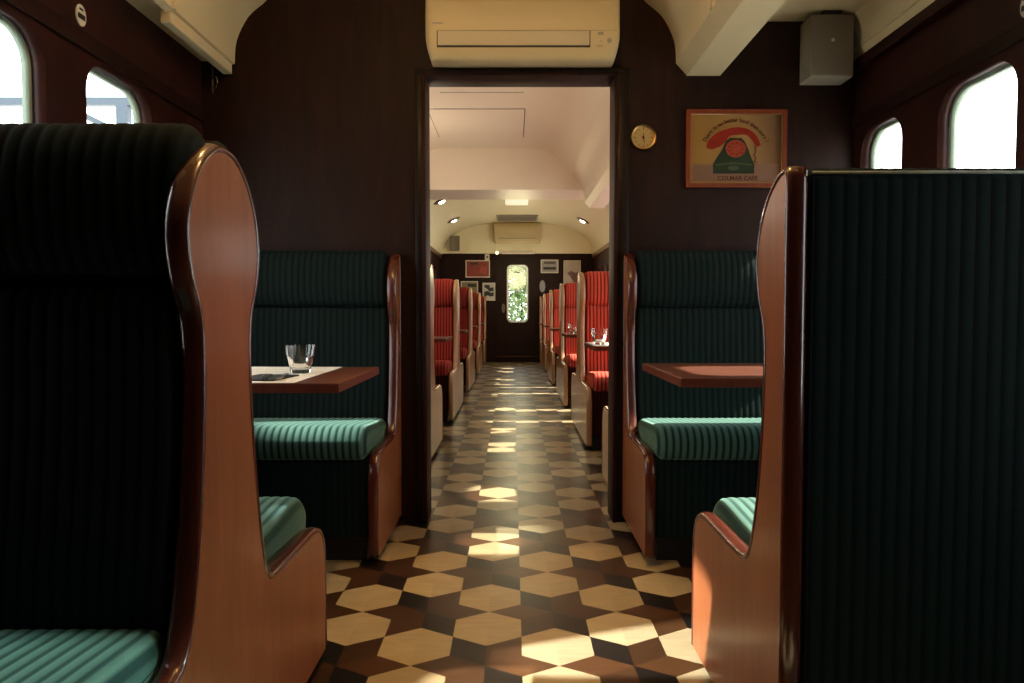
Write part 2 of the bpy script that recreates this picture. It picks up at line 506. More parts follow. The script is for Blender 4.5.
# vaulted ceiling of the first saloon and of the start of the second
VC = -.255
half = [(0, 2.60), (.40, 2.60), (.58, 2.575), (.70, 2.51), (.79, 2.40), (.832, 2.327), (.914, 2.255), (.968, 2.15), (.978, 2.05)]
hp = smooth_pts(half, 4)
def vault_profile():
    left = [(VC-x, z) for x, z in hp][::-1]; right = [(VC+x, z) for x, z in hp][1:]
    return left + right
inner = vault_profile()
right_out = [(.772, 1.997), (.918, 1.997), (.930, 2.03), (.96, 2.234), (1.41, 2.234), (1.455, 2.222), (1.482, 2.18), (1.496, 2.11), (1.500, 2.049), (XR, 2.046)]
def vault(name, y0, y1, mat):
    prof = [(XL, 2.06), (-1.285, 2.06), (-1.262, 2.040)] + inner + right_out
    bm = bmesh.new()
    loop = prof + [(XR, 2.72), (XL, 2.72)]
    prism_y(bm, loop, y0, y1)
    struct(name, bm, mat, smooth=True)
vault('ceiling', Y0, PW0, M['cream'])
vault('ceiling_1', PW1, 7.3, M['cream2'])
struct('trim_5', B(-1.285, -1.245, 2.66, PW0, 2.003, 2.052, .004), M['cream'])
# arched seam on the vault and small mould along the right outer slope
bm = bmesh.new()
n2 = normals2(inner, False)
prev = None
for (x, z) in inner:
    k = Vector((VC-x, 2.0-z)).normalized()*.008
    ring = [bm.verts.new((x+d*k.x, y, z+d*k.y)) for y, d in ((2.64, -.3), (2.64, 1), (2.665, 1), (2.665, -.3))]
    if prev:
        for i in range(4): bm.faces.new((prev[i-1], prev[i], ring[i], ring[i-1]))
    prev = ring
struct('trim_6', bm, M['cream'])
bm = bmesh.new(); tube(bm, [(1.494, Y0, 2.10), (1.494, PW0, 2.10)], .009, 8)
struct('trim_7', bm, M['cream'], smooth=True)
# dark cornice on the right where wall meets ceiling
struct('trim_8', B(1.488, XR, Y0, PW0, 2.000, 2.049, .004), M['side'])

# second saloon: cross beam, wider vault, end wall
struct('ceiling_beam', B(XL, XR, 7.3, 7.95, 2.183, 2.72), M['cream2'])
VB = .08
pb = [(VB+1.42*t/24, 2.03+.59*math.sqrt(max(0, 1-abs(t/24)**3))) for t in range(-24, 25)]
bm = bmesh.new()
prism_y(bm, [(XL, 2.03)] + pb + [(XR, 2.03), (XR, 2.72), (XL, 2.72)], 7.95, Y1)
M['cream3'] = plain('yellow_cream_paint', (.72, .655, .44), .45, var=.03, scale=2)
struct('ceiling_2', bm, M['cream3'], smooth=True)
bm = bmesh.new()
box(bm, XL, XL+.03, 7.95, Y1, 1.96, 2.04, .005)
struct('trim_9', bm, wood('fascia_brown', (.12, .05, .025), (.17, .075, .035)))
struct('trim_10', B(XR-.03, XR, 7.95, Y1, 1.96, 2.04, .005), bpy.data.materials['fascia_brown'])
# end wall: dark boarding below, cream above
EX0, EX1 = -.35, .55
struct('wall_far', B(XL-.06, XR+.06, Y1, Y1+.08, 0, 2.75), M['wall'])
struct('wall_far_upper', B(XL, XR, Y1-.05, Y1, 2.05, 2.72), M['cream3'])
# ceiling access hatch seams
bm = bmesh.new()
box(bm, -.70, .10, 5.905, 5.913, 2.5975, 2.6005)
box(bm, .094, .101, 5.905, 6.85, 2.5975, 2.6005)
box(bm, -.701, -.694, 5.905, 6.85, 2.5975, 2.6005)
struct('trim_11', bm, M['seam'])
struct('trim_12', B(-.55, .08, 5.47, 5.474, 2.5985, 2.6005), M['seam'])

# far door with its tall window
d = bpy.data.objects.new('door_1', None); COL.objects.link(d); d['kind'] = 'structure'
d.location = (.08, Y1, 0)
wx0, wx1, wz0, wz1 = -.183, .193, .765, 1.825
bm = sheet_with_holes([(-.40, .005), (.40, .005), (.40, 1.96), (-.40, 1.96)], [rrect(wx0, wx1, wz0, wz1, .08)], .03)
for v in bm.verts: v.co = Vector((v.co.x, -.016+v.co.z, v.co.y))
obj('door_leaf', bm, M['wall'], d)
bm = sheet_with_holes(rrect(wx0-.012, wx1+.012, wz0-.012, wz1+.012, .09), [rrect(wx0+.02, wx1-.02, wz0+.02, wz1-.02, .065)], .02)
for v in bm.verts: v.co = Vector((v.co.x, -.035+v.co.z, v.co.y))
obj('window_surround', bm, M['whitedoor'], d)
bm = bmesh.new(); prism_y(bm, rrect(wx0+.005, wx1-.005, wz0+.005, wz1-.005, .075), -.022, -.018)
obj('pane', bm, M['pane'], d)
obj('ventilator', B(-.06, .05, -.045, -.035, 1.69, 1.71, .003), M['ring'], d)
bm = bmesh.new(); prism_y(bm, [(-.262+.033*math.cos(a*PI/12), 1.02+.09*math.sin(a*PI/12)) for a in range(24)], -.05, -.031)
obj('handle', bm, M['ring'], d, smooth=True)
obj('kick_rail', B(-.40, .40, -.05, -.031, .10, .115, .003), M['mould'], d)
# hole through the far wall behind the door glass
fw = bpy.data.objects['wall_far']
bm = sheet_with_holes([(XL-.06, 0), (XR+.06, 0), (XR+.06, 2.75), (XL-.06, 2.75)], [rrect(.08+wx0, .08+wx1, wz0, wz1, .08)], .08)
for v in bm.verts: v.co = Vector((v.co.x, Y1+.04+v.co.z, v.co.y))
bmesh.ops.recalc_face_normals(bm, faces=bm.faces); bm.to_mesh(fw.data); bm.free()

# ------------------------------------------------------------------ benches
PC = [(0, 1.207), (.045, 1.200), (.10, 1.165), (.14, 1.11), (.155, 1.05), (.143, .985), (.113, .925), (.103, .86), (.107, .75),
      (.124, .62), (.150, .52), (.178, .455), (.215, .425), (.30, .420), (.45, .420), (.555, .417), (.605, .396), (.630, .35),
      (.638, .28), (.638, .15), (.638, .035)]
HALF = smooth_pts(PC, 5)
SEAT = smooth_loop([(.10, .42), (.10, .485), (.20, .497), (.40, .510), (.56, .520), (.615, .505), (.642, .470), (.638, .425), (.61, .395), (.50, .388), (.20, .392)], 4)
BACK = smooth_loop([(.020, .47), (.020, .90), (.035, .962), (.065, .978), (.095, .962), (.108, .91), (.118, .75), (.138, .58), (.150, .47), (.07, .455)], 4)
HEAD = smooth_loop([(.012, 1.02), (.010, 1.16), (.026, 1.207), (.062, 1.220), (.098, 1.206), (.125, 1.16), (.136, 1.09), (.128, 1.02), (.105, .978), (.06, .968), (.025, .98)], 4)

def moulding(prof, s, closed):
    # half-round edge strip following the outline of the end panel
    bm = bmesh.new(); nm = normals2(prof, closed); prev = None; first = None
    cs = [(.0035, -.006), (.0015, .001), (.004, .005), (.012, .0085), (.021, .0095), (.030, .0085), (.038, .005), (.042, 0), (.0405, -.006)]
    for (p, q) in zip(prof, nm):
        ring = [bm.verts.new((s*a, p[0]+q[0]*b, max(.03, p[1]+q[1]*b))) for a, b in cs]
        if prev:
            for i in range(len(cs)): bm.faces.new((prev[i-1], prev[i], ring[i], ring[i-1]))
        else: first = ring
        prev = ring
    if closed:
        for i in range(len(cs)): bm.faces.new((prev[i-1], prev[i], first[i], first[i-1]))
    else:
        bm.faces.new(first); bm.faces.new(prev[::-1])
    return bm

def bench(s, faces, pal, label, group, loc, W, arm_dz=0, seat_dz=0, head_in=0):
    """s: -1 extends to -x, +1 to +x; faces: list of +1 / -1 seat directions along y; origin on the floor at the aisle end"""
    fab, cloth, pan, mou, bfab = pal
    nm = 'double_bench' if len(faces) == 2 else 'bench'
    t = thing(nm, label, 'bench', loc, group)
    HALF = [(y, z + arm_dz*max(0, min(1, (.62-z)/.16))*max(0, min(1, (z-.03)/.1))) for y, z in globals()['HALF']]
    SEATP = [(y, z+seat_dz) for y, z in SEAT]
    BK = [(y, z+(seat_dz if z < .5 else 0)) for y, z in BACK]
    if len(faces) == 2:
        out = [(-y, z) for y, z in HALF[::-1]] + HALF[1:]
        prof = out
        core = [(y, z) for y, z in prof]
        mb = moulding(prof, s, False)
    else:
        f = faces[0]
        prof = [(0, .035), (0, .4), (0, .8), (0, 1.15), (0, 1.19)] + HALF[1:]
        prof = [(y*f, z) for y, z in prof]
        core = prof
        mb = moulding(prof, s, False)
    bm = bmesh.new(); prism_x(bm, core, s*.004, s*.040)
    ep = obj('end_panel', bm, pan, t)
    o = obj('edge_moulding', mb, mou, ep, smooth='all'); o['label'] = 'dark glossy rounded edge moulding'
    for f in faces:
        m = lambda P: [(y*f, z) for y, z in P]
        x0, x1 = s*.048, s*W
        obj('seat_cushion', ribbed(m(SEATP), x0 - s*0, x1, r=.035), fab, t, smooth='all')
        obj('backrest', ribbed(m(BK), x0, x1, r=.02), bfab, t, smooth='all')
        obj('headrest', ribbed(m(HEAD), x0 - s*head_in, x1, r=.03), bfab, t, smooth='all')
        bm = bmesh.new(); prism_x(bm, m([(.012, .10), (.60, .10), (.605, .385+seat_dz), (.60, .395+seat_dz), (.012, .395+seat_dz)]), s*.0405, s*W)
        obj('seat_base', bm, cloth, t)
        obj('kickboard', B(s*.06, s*W, f*.03, f*.56, 0, .10), M['black'], t)
    if len(faces) == 2:
        obj('back_board', B(s*.0405, s*W, -.02, .02, .10, 1.16, .006), cloth, t)
    if len(faces) == 1:
        bm = ribbed(m([(-.004, .04), (-.004, 1.19), (.0, 1.200), (.012, 1.200), (.014, 1.19), (.014, .04)]), s*.047, s*W, amp=.0016, r=.003)
        obj('back_panel', bm, cloth, t)
    # end panel foot
    return t

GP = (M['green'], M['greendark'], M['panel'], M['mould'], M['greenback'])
RP = (M['red'], M['reddark'], M['panel2'], M['mould2'], M['redback'])
AL, AR = -.507, .490
WL = abs(XL-AL)-.005; WR_ = XR-AR-.005
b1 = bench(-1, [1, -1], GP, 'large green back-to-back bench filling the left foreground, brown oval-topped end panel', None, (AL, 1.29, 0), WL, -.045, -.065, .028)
b1.scale = (1, 1, 1.024)
for c in children(b1):
    if c.name.startswith('headrest'): c.location.z = .018
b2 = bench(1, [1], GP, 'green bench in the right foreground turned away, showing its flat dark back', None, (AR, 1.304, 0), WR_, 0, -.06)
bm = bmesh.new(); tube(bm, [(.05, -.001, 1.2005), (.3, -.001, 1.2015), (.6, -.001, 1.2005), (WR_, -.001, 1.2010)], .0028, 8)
pp = obj('top_piping', bm, plain('pale_piping', (.42, .50, .46), .6, var=.3, scale=60), b2, smooth='all'); pp['label'] = 'pale thin piping along the top edge'  # added strip, paints the bright rim light on the back's edge
b3 = bench(-1, [-1], GP, 'green bench against the dark partition left of the doorway, behind the table with the glass', None, (AL+.008, 3.214, 0), WL)
b3.scale = (1, .89, 1)
b4 = bench(1, [-1], GP, 'green bench against the dark partition right of the doorway, below the framed poster', None, (AR, 3.214, 0), WR_)
b4.scale = (1, .89, 1)
M['redl'] = fabric('deep_red_ribbed_velvet', (.14, .007, .006), (.40, .05, .036))  # shade of the left benches put into a darker copy of the red
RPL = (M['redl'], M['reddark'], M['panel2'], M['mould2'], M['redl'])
AL2, AR2 = -.505, .497
GL, GR = 'red benches along the left of the far saloon', 'red benches along the right of the far saloon'
r1 = bench(1, [1, -1], RP, 'bright red double bench nearest on the right through the doorway, behind a tumbler', GR, (AR2, 5.50, 0), WR_-.01)
r1.scale = (1, 1, 1.03)
for y, lb in ((7.65, 'second red double bench on the right beyond the doorway'),
              (9.80, 'third red double bench on the right beyond the doorway'),
              (11.85, 'fourth red double bench on the right, last before the end wall')):
    dup(r1, (AR2, y, 0), lb, GR)
bench(1, [1], RP, 'red bench just past the doorway on the right, only its arm end showing', GR, (AR2, PW1+.012, 0), WR_-.01).scale = (1, 1, 1.03)
bench(1, [-1], RP, 'dark red bench against the end wall, right of the far door', GR, (AR2, Y1-.034, 0), WR_-.01).scale = (1, 1, 1.03)
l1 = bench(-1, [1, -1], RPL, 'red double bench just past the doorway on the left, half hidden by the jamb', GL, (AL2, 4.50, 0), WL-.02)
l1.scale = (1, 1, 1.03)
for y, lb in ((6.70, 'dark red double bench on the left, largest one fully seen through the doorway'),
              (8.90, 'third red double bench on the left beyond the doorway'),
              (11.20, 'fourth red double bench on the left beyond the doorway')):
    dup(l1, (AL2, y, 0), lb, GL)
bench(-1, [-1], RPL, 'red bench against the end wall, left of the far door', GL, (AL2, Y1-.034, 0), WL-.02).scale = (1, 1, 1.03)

# ------------------------------------------------------------------ tables
def table(s, xe, xw, yc, ln, label, group, h=.752, first=True):
    t = thing('dining_table', label, 'table', (xe, yc, 0), group)
    W = abs(xw-xe)
    obj('table_top', B(0, s*W, -ln/2, ln/2, h-.026, h, .002, 1), M['table'], t)
    bm = bmesh.new()
    box(bm, -s*.003, s*.004, -ln/2-.003, ln/2+.003, h-.027, h-.001, .002)
    box(bm, s*.0041, s*W, -ln/2-.003, -ln/2+.001, h-.027, h-.001, .001)
    box(bm, s*.0041, s*W, ln/2-.001, ln/2+.003, h-.027, h-.001, .001)
    o = obj('table_edge', bm, M['edge'], t); o['label'] = 'reddish wooden edge band'
    bm = bmesh.new(); box(bm, s*(W-.30), s*(W-.24), -.05, .05, .02, h-.026, .006)
    obj('leg', bm, M['trimdark'], t)
    obj('foot', B(s*(W-.45), s*(W-.10), -.12, .12, 0, .025, .006), M['trimdark'], t)
    obj('wall_cleat', B(s*(W-.02), s*W, -ln/2+.04, ln/2-.04, h-.08, h-.026), M['trimdark'], t)
    return t
table(-1, -.487, XL, 2.287, .60, 'brown wooden table on the left, laid with paper, cutlery and a glass', None)
table(1, .492, XR, 2.40, .62, 'bare brown wooden table on the right, beyond the dark bench back', None, h=.757)
TG = 'tables of the far saloon'
for y, lb in ((4.42, 'far table on the right nearest the doorway, a tumbler on its paper mat'),
              (6.57, 'far table on the right, between the first and second red benches'),
              (8.72, 'far table on the right, between the second and third red benches'),
              (10.85, 'far table on the right, between the third and fourth red benches'),
              (12.80, 'far table on the right, beside the end wall bench')):
    table(1, .47, XR, y, .58, lb, TG)
for y, lb in ((5.60, 'far table on the left nearest the doorway, pale lit edge'),
              (7.80, 'far table on the left, between the second and third red benches'),
              (10.05, 'far table on the left, between the third and fourth red benches'),
              (12.45, 'far table on the left, beside the end wall bench')):
    table(-1, -.50, XL, y, .58, lb, TG)

# tumblers: ten-sided lower half, round rim
def tumbler(label, loc, group=None, sc=1):
    t = thing('tumbler', label, 'glass', loc, group)
    bm = bmesh.new(); n = 36; prev = None; rings = []
    prof = [(.0, 0, 0), (.024, 0, 0), (.0285, .003, .5), (.031, .015, 1), (.036, .040, 1), (.0400, .052, .4), (.0415, .056, 0), (.0445, .080, 0), (.0450, .083, 0),
            (.0430, .083, 0), (.0425, .080, 0), (.0395, .056, 0), (.034, .030, 0), (.028, .013, 0), (.024, .011, 0), (0, .0105, 0)]
    for r, z, fz in prof:
        ring = []
        for k in range(n):
            a = 2*PI*k/n
            fac = (math.cos(PI/9)/math.cos((a % (2*PI/9))-PI/9))
            rr = r*(1+fz*(fac-1)*1.0)
            ring.append(bm.verts.new((rr*math.cos(a), rr*math.sin(a), z)))
        rings.append(ring)
    for a, b in zip(rings, rings[1:]):
        for k in range(n): bm.faces.new((a[k-1], a[k], b[k], b[k-1]))
    bmesh.ops.remove_doubles(bm, verts=bm.verts, dist=1e-6)
    obj('glass_body', bm, M['tumbler'], t, smooth=True)
    t.scale = (sc, sc, sc)
    return t
g1 = tumbler('clear faceted tumbler on the paper of the left green-bench table', (-.685, 2.31, .7532), sc=1.09)
dup(g1, (.520, 4.33, .7532), 'clear tumbler on the paper mat in front of the nearest right red bench').scale = (1.18,)*3
dup(g1, (.545, 6.55, .7532), 'clear tumbler on the second far table on the right, half hidden by the bench')

# paper mats
def mat_sheet(label, x0, x1, y0, y1, z, lines=True):
    t = thing('paper_placemat', label, 'placemat', ((x0+x1)/2, (y0+y1)/2, z))
    hx, hy = (x1-x0)/2, (y1-y0)/2
    obj('sheet', B(-hx, hx, -hy, hy, 0, .0010), M['paper'], t)
    if lines:
        bm = bmesh.new()
        for i in range(7):
            y = -hy+.05+i*(2*hy-.1)/6
            box(bm, -hx+.03, hx-.05-.03*(i % 3), y, y+.004, .0010, .0013)
        o = obj('printed_lines', bm, M['ink'], t); o['label'] = 'thin grey printed lines'
    return t
mat_sheet('white printed paper placemat under the glass on the left table', -1.12, -.612, 1.998, 2.575, .752)
mat_sheet('white paper placemat under the tumbler on the nearest right far table', .482, .90, 4.15, 4.69, .752, False)

# cutlery on a dark napkin
bm = bmesh.new(); prism_z(bm, [(-.088, -.06), (.05, -.075), (.075, .10), (-.05, .115)], 0, .004)
nap = tag(obj('napkin', bm, M['napkin'], loc=(-.735, 2.11, .7534)), 'folded black napkin beside the glass on the left table', 'napkin')
fk = thing('fork', 'steel fork with its tines showing over the black napkin, left table', 'fork', (-.735, 2.13, .7576), rz=math.radians(14))
bm = bmesh.new(); prism_z(bm, [(-.006, -.10), (.006, -.10), (.004, .0), (.010, .03), (-.010, .03), (-.004, 0)], 0, .003)
obj('handle', bm, M['steel'], fk)
for k in range(4):
    x = -.009+.006*k
    obj('tine', B(x-.0015, x+.0015, .029, .075, .0005, .003), M['steel'], fk)
kn = thing('table_knife', 'steel table knife lying right of the fork on the left table', 'knife', (-.688, 2.14, .7576), rz=math.radians(10))
bm = bmesh.new(); prism_z(bm, [(-.006, -.10), (.006, -.10), (.006, -.01), (-.006, -.01)], 0, .005)
obj('handle', bm, M['steel'], kn)
bm = bmesh.new(); prism_z(bm, [(-.007, -.01), (.006, -.01), (.007, .08), (.003, .10), (-.004, .09)], .001, .003)
obj('blade', bm, M['steel'], kn)

# ------------------------------------------------------------------ air conditioner over the doorway
AX = .040
def aircon(name, label, loc, hw, h, dep, detail=True):
    t = thing(name, label, 'air conditioner', loc)
    # section in (y,z): origin at bottom centre against the wall
    sec = smooth_pts([(-dep*.78, 0), (-dep*.92, .006*h/.3), (-dep*.985, .045*h/.3), (-dep, .13*h/.3), (-dep*.97, .24*h/.3), (-dep*.8, h)], 5)
    sec = [(0, .034*h/.3), (-dep*.4, .016*h/.3)] + sec + [(0, h)]
    n = 24; rings = []; bm = bmesh.new()
    xs = [-1, -.995, -.985, -.97, -.94] + [-.9+1.8*k/10 for k in range(11)] + [.94, .97, .985, .995, 1]
    for u in xs:
        e = max(0, (abs(u)-.94)/.06); sh = 1-.10*(1-math.sqrt(max(0, 1-e*e)))
        ring = []
        for (y, z) in sec:
            taper = 1 - .055*max(0, 1-z/(.10*h/.3))**1.6      # narrower toward the bottom
            ring.append(bm.verts.new((u*hw*taper, y*sh, z)))
        rings.append(ring)
    for a, b in zip(rings, rings[1:]):
        for i in range(len(sec)): bm.faces.new((a[i-1], a[i], b[i], b[i-1]))
    bm.faces.new(rings[0]); bm.faces.new(rings[-1][::-1])
    bmesh.ops.recalc_face_normals(bm, faces=bm.faces)
    for f in bm.faces: f.material_index = 1 if f.normal.z < -.6 else 0  # underside faces painted dark for the shade below the unit
    obj('housing', bm, [M['ac'], M['dark']], t, smooth=True)
    return t
ac = aircon('air_conditioner', 'cream wall air conditioner above the doorway of the green saloon', (AX, PW0+.001, 1.998), .405, .30, .205)
# louvre flap, dark slot, seam, display: lie on the curved front
def on_front(z, dep=.205, h=.30):
    sec = smooth_pts([(-dep*.78, 0), (-dep*.92, .006*h/.3), (-dep*.985, .045*h/.3), (-dep, .13*h/.3), (-dep*.97, .24*h/.3), (-dep*.8, h)], 8)
    for (a, c) in zip(sec, sec[1:]):
        if a[1] <= z <= c[1]: return a[0]+(c[0]-a[0])*(z-a[1])/(c[1]-a[1]+1e-9)
    return -dep
def front_strip(x0, x1, z0, z1, off, mat, name, lab=None, n=4):
    z0 -= .012; z1 -= .012
    bm = bmesh.new(); prev = None
    for i in range(n+1):
        z = z0+(z1-z0)*i/n; y = on_front(z)-off
        r = [bm.verts.new((x, yy, z)) for x, yy in ((x0, y), (x1, y), (x1, y+off+.004), (x0, y+off+.004))]
        if prev:
            for k in range(4): bm.faces.new((prev[k-1], prev[k], r[k], r[k-1]))
        else: bm.faces.new(r)
        prev = r
    bm.faces.new(prev[::-1])
    o = obj(name, bm, mat, ac)
    if lab: o['label'] = lab
    return o
front_strip(-.356, .281, .062, .129, .0012, M['dark'], 'vent_slot', 'dark slot round the louvre')
front_strip(-.352, .277, .070, .1275, .004, M['acflap'], 'louvre_flap', 'long flat louvre flap')
front_strip(-.352, .385, .1295, .131, .0008, M['grey'], 'front_seam')
front_strip(.312, .336, .112, .124, .001, M['grey'], 'display', 'small grey display window')
bm = bmesh.new(); lathe(bm, [(.0001, .0), (.010, 0), (.010, .004), (.0001, .004)], 'y', 20, (.360, on_front(.078)-.0015, .078))
obj('indicator', bm, M['grey'], ac)
front_strip(.309, .333, .066, .070, .001, M['grey'], 'button')
front_strip(.322, .328, .086, .090, .001, M['grey'], 'button')
front_strip(-.376, -.330, .158, .163, .0008, M['grey'], 'maker_mark', 'small faint grey lettering')

# ------------------------------------------------------------------ wall things of the first saloon
cl = thing('wall_clock', 'small round brass-rimmed clock on the dark wall right of the doorway', 'clock', (.577, PW0, 1.722))
bm = bmesh.new(); lathe(bm, [(.040, 0), (.057, -.004), (.0585, -.018), (.053, -.028), (.047, -.026), (.046, -.016)], 'y', 40)
obj('bezel', bm, M['brass'], cl, smooth=True)
bm = bmesh.new(); lathe(bm, [(.0001, -.017), (.047, -.017), (.047, -.004), (.0001, -.004)], 'y', 40)
obj('dial', bm, M['dial'], cl)
bm = bmesh.new()
for k in range(12):
    a = k*PI/6
    c = Vector((math.sin(a)*.038, -.0178, math.cos(a)*.038)); d_ = Vector((math.sin(a), 0, math.cos(a))); e_ = Vector((math.cos(a), 0, -math.sin(a)))
    L = .006 if k % 3 == 0 else .0035
    q = [c+d_*L+e_*.0012, c+d_*L-e_*.0012, c-d_*L-e_*.0012, c-d_*L+e_*.0012]
    f = [bm.verts.new(v) for v in q]; bm.faces.new(f)
obj('hour_marks', bm, M['btext'], cl)
for nm, a, L in (('hour_hand', .15, .020), ('minute_hand', 2.95, .026)):
    bm = bmesh.new(); d_ = Vector((math.sin(a), 0, math.cos(a))); e_ = Vector((math.cos(a), 0, -math.sin(a))); c = Vector((0, -.0185, 0))
    bm.faces.new([bm.verts.new(v) for v in (c-e_*.003-d_*.005, c+e_*.003-d_*.005, c+d_*L+e_*.001, c+d_*L-e_*.001)])
    obj(nm, bm, M['btext'], cl)
bm = bmesh.new(); lathe(bm, [(.0001, -.022), (.005, -.022), (.005, -.016), (.0001, -.016)], 'y', 16)
obj('hub', bm, M['btext'], cl)

# poster with a plain telephone
po = thing('framed_poster', 'framed poster of a red and green telephone on the dark partition wall', 'poster', (.990, PW0, 1.674))
PWD, PH = .445, .341
bm = sheet_with_holes([(-PWD/2, -PH/2), (PWD/2, -PH/2), (PWD/2, PH/2), (-PWD/2, PH/2)],
                      [[(-PWD/2+.0175, -PH/2+.0175), (PWD/2-.0175, -PH/2+.0175), (PWD/2-.0175, PH/2-.0175), (-PWD/2+.0175, PH/2-.0175)]], .022)
for v in bm.verts: v.co = Vector((v.co.x, -.011+v.co.z, v.co.y))
obj('frame', bm, M['frame'], po)
bm = sheet_with_holes([(-PWD/2+.0165, -PH/2+.0165), (PWD/2-.0165, -PH/2+.0165), (PWD/2-.0165, PH/2-.0165), (-PWD/2+.0165, PH/2-.0165)],
                      [[(-PWD/2+.020, -PH/2+.020), (PWD/2-.020, -PH/2+.020), (PWD/2-.020, PH/2-.020), (-PWD/2+.020, PH/2-.020)]], .014)
for v in bm.verts: v.co = Vector((v.co.x, -.0075+v.co.z, v.co.y))
obj('gold_edge', bm, M['gold'], po)
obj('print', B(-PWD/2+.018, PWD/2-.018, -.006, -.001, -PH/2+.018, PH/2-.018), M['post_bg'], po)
def px(u, v): return ((u-466)/6.207/1.0*.00452, (367.5-v)/6.207*.00442)   # drawing units of the print
def flat(name, pts, mat, y, lab=None, par=None):
    bm = bmesh.new(); prism_y(bm, [px(*p) for p in pts], -y, -y+.0008)
    o = obj(name, bm, mat, par or po)
    if lab: o['label'] = lab
    return o
flat('table_band', [(206, 463), (730, 458), (730, 568), (206, 568)], M['btable'], .0068)
ph = flat('telephone_body', [(328, 520), (328, 458), (345, 430), (380, 375), (405, 320), (430, 300), (500, 300), (520, 320), (545, 375), (565, 430), (580, 458), (580, 520)], M['bgreen'], .0076, 'dark green telephone body')
flat('telephone_foot', [(336, 462), (450, 448), (572, 460), (560, 470), (455, 462), (350, 472)], M['bgreen2'], .0084)
bm = bmesh.new(); prism_y(bm, [px(452+34*math.cos(a*PI/10), 485+16*math.sin(a*PI/10)) for a in range(20)], -.0084, -.0076); obj('name_plate', bm, M['bgreen2'], po)
bm = bmesh.new(); prism_y(bm, [px(466+62*math.cos(a*PI/12), 366+54*math.sin(a*PI/12)) for a in range(24)], -.0084, -.0076); dl = obj('telephone_dial', bm, M['bred2'], po); dl['label'] = 'light red round dial'
bm = bmesh.new()
for k in range(9):
    a = k*2*PI/9
    prism_y(bm, [px(466+40*math.cos(a)+9*math.cos(b*PI/5), 366+36*math.sin(a)+8*math.sin(b*PI/5)) for b in range(10)], -.0090, -.0084)
obj('finger_holes', bm, M['bred'], po)
up = smooth_pts([(286, 362), (296, 320), (340, 275), (400, 248), (470, 234), (540, 246), (590, 285), (618, 345)], 5)
lo = smooth_pts([(592, 358), (566, 315), (530, 282), (470, 282), (425, 290), (405, 320), (370, 352), (320, 370)], 5)
flat('handset', up+lo, M['bred'], .0092, 'red telephone handset')
cord = smooth_pts([(580, 352), (590, 380), (578, 405), (592, 425), (580, 440), (598, 452)], 4)
bm = bmesh.new(); tube(bm, [(px(*p)[0], -.008, px(*p)[1]) for p in cord], .0018, 6); obj('cord', bm, M['btext'], po)
bm = bmesh.new(); txt = 'There is no better food than ours !'
R0, cx0, cz0 = .170, 0.0, px(466, 190)[1]-.170
wid = []
for ch in txt:
    wid.append({'i': .55, 'r': .75, 't': .68, 'f': .68, ' ': .62, 'T': 1.1, 'n': 1.0, 'h': 1.0, '!': .6}.get(ch, .98))
tot = sum(wid); span = math.radians(128); acc = 0
for ch, w_ in zip(txt, wid):
    a = -span/2 + span*(acc+w_/2)/tot; acc += w_
    if ch == ' ': continue
    g = text_bm(ch, .0245, off=.0005)
    m4 = Matrix.Translation((cx0+R0*math.sin(a)*.92, -.0072, cz0+R0*math.cos(a))) @ Matrix.Rotation(a, 4, 'Y') @ Matrix.Rotation(PI/2, 4, 'X')
    merge(bm, g, m4)
obj('slogan_lettering', bm, M['btext'], po)
bm = bmesh.new(); g = text_bm('COLMAR CAFE', .027, off=.0004)
merge(bm, g, Matrix.Translation((.010, -.0078, px(0, 549)[1])) @ Matrix.Rotation(PI/2, 4, 'X'))
obj('bottom_lettering', bm, M['btext'], po)

# loudspeaker
sp = thing('loudspeaker', 'square grey loudspeaker hung high in the right corner by the ceiling', 'loudspeaker', (1.362, PW0+.001, 1.955))
obj('cabinet', B(-.092, .092, -.12, 0, 0, .262, .004), M['spkbox'], sp)
obj('grille', B(-.088, .088, -.1255, -.1201, .004, .258, .002), M['spk'], sp)
bm = bmesh.new(); lathe(bm, [(.0001, -.128), (.0075, -.128), (.0075, -.125), (.0001, -.125)], 'y', 16, (.0, 0, .152))
obj('badge', bm, M['plaque'], sp)
obj('wall_bracket', B(-.04, .04, -.12, 0, .262, .279, .002), M['dark'], sp)

# coat hook by the left corner
hk = thing('coat_hook', 'small wire coat hook high on the wall in the left corner', 'hook', (-1.325, PW0+.002, 1.93))
bm = bmesh.new(); box(bm, -.012, -.004, -.006, 0, -.01, .115, .002); obj('back_plate', bm, M['ring'], hk)
bm = bmesh.new(); tube(bm, [(-.008, -.004, .055), (.01, -.03, .052), (.028, -.045, .045), (.034, -.05, .02), (.022, -.045, .0), (.008, -.03, .006)], .0035, 8)
obj('hook', bm, M['chrome'], hk, smooth='all')

# round seat plaques on the side walls
def plaque(x, s, y, z, label):
    t = thing('round_plaque', label, 'plaque', (x, y, z))
    bm = bmesh.new(); prism_x(bm, [(.026*math.cos(a*PI/16), .034*math.sin(a*PI/16)) for a in range(32)], 0, s*.006); obj('disc', bm, M['plaque'], t)
    bm = bmesh.new(); prism_x(bm, rrect(-.019, .019, -.012, .004, .003, 3), s*.006, s*.0075); o = obj('bar', bm, M['dark'], t); o['label'] = 'dark horizontal bar'
    bm = bmesh.new(); prism_x(bm, rrect(-.010, .010, .016, .022, .002, 2), s*.006, s*.0075); obj('mark', bm, M['dark'], t)
plaque(XL-.002, 1, 2.33, 1.895, 'round white plaque with a dark bar high on the left wall')
plaque(XR+.002, -1, 2.16, 1.855, 'round white plaque with a dark bar above the right window')

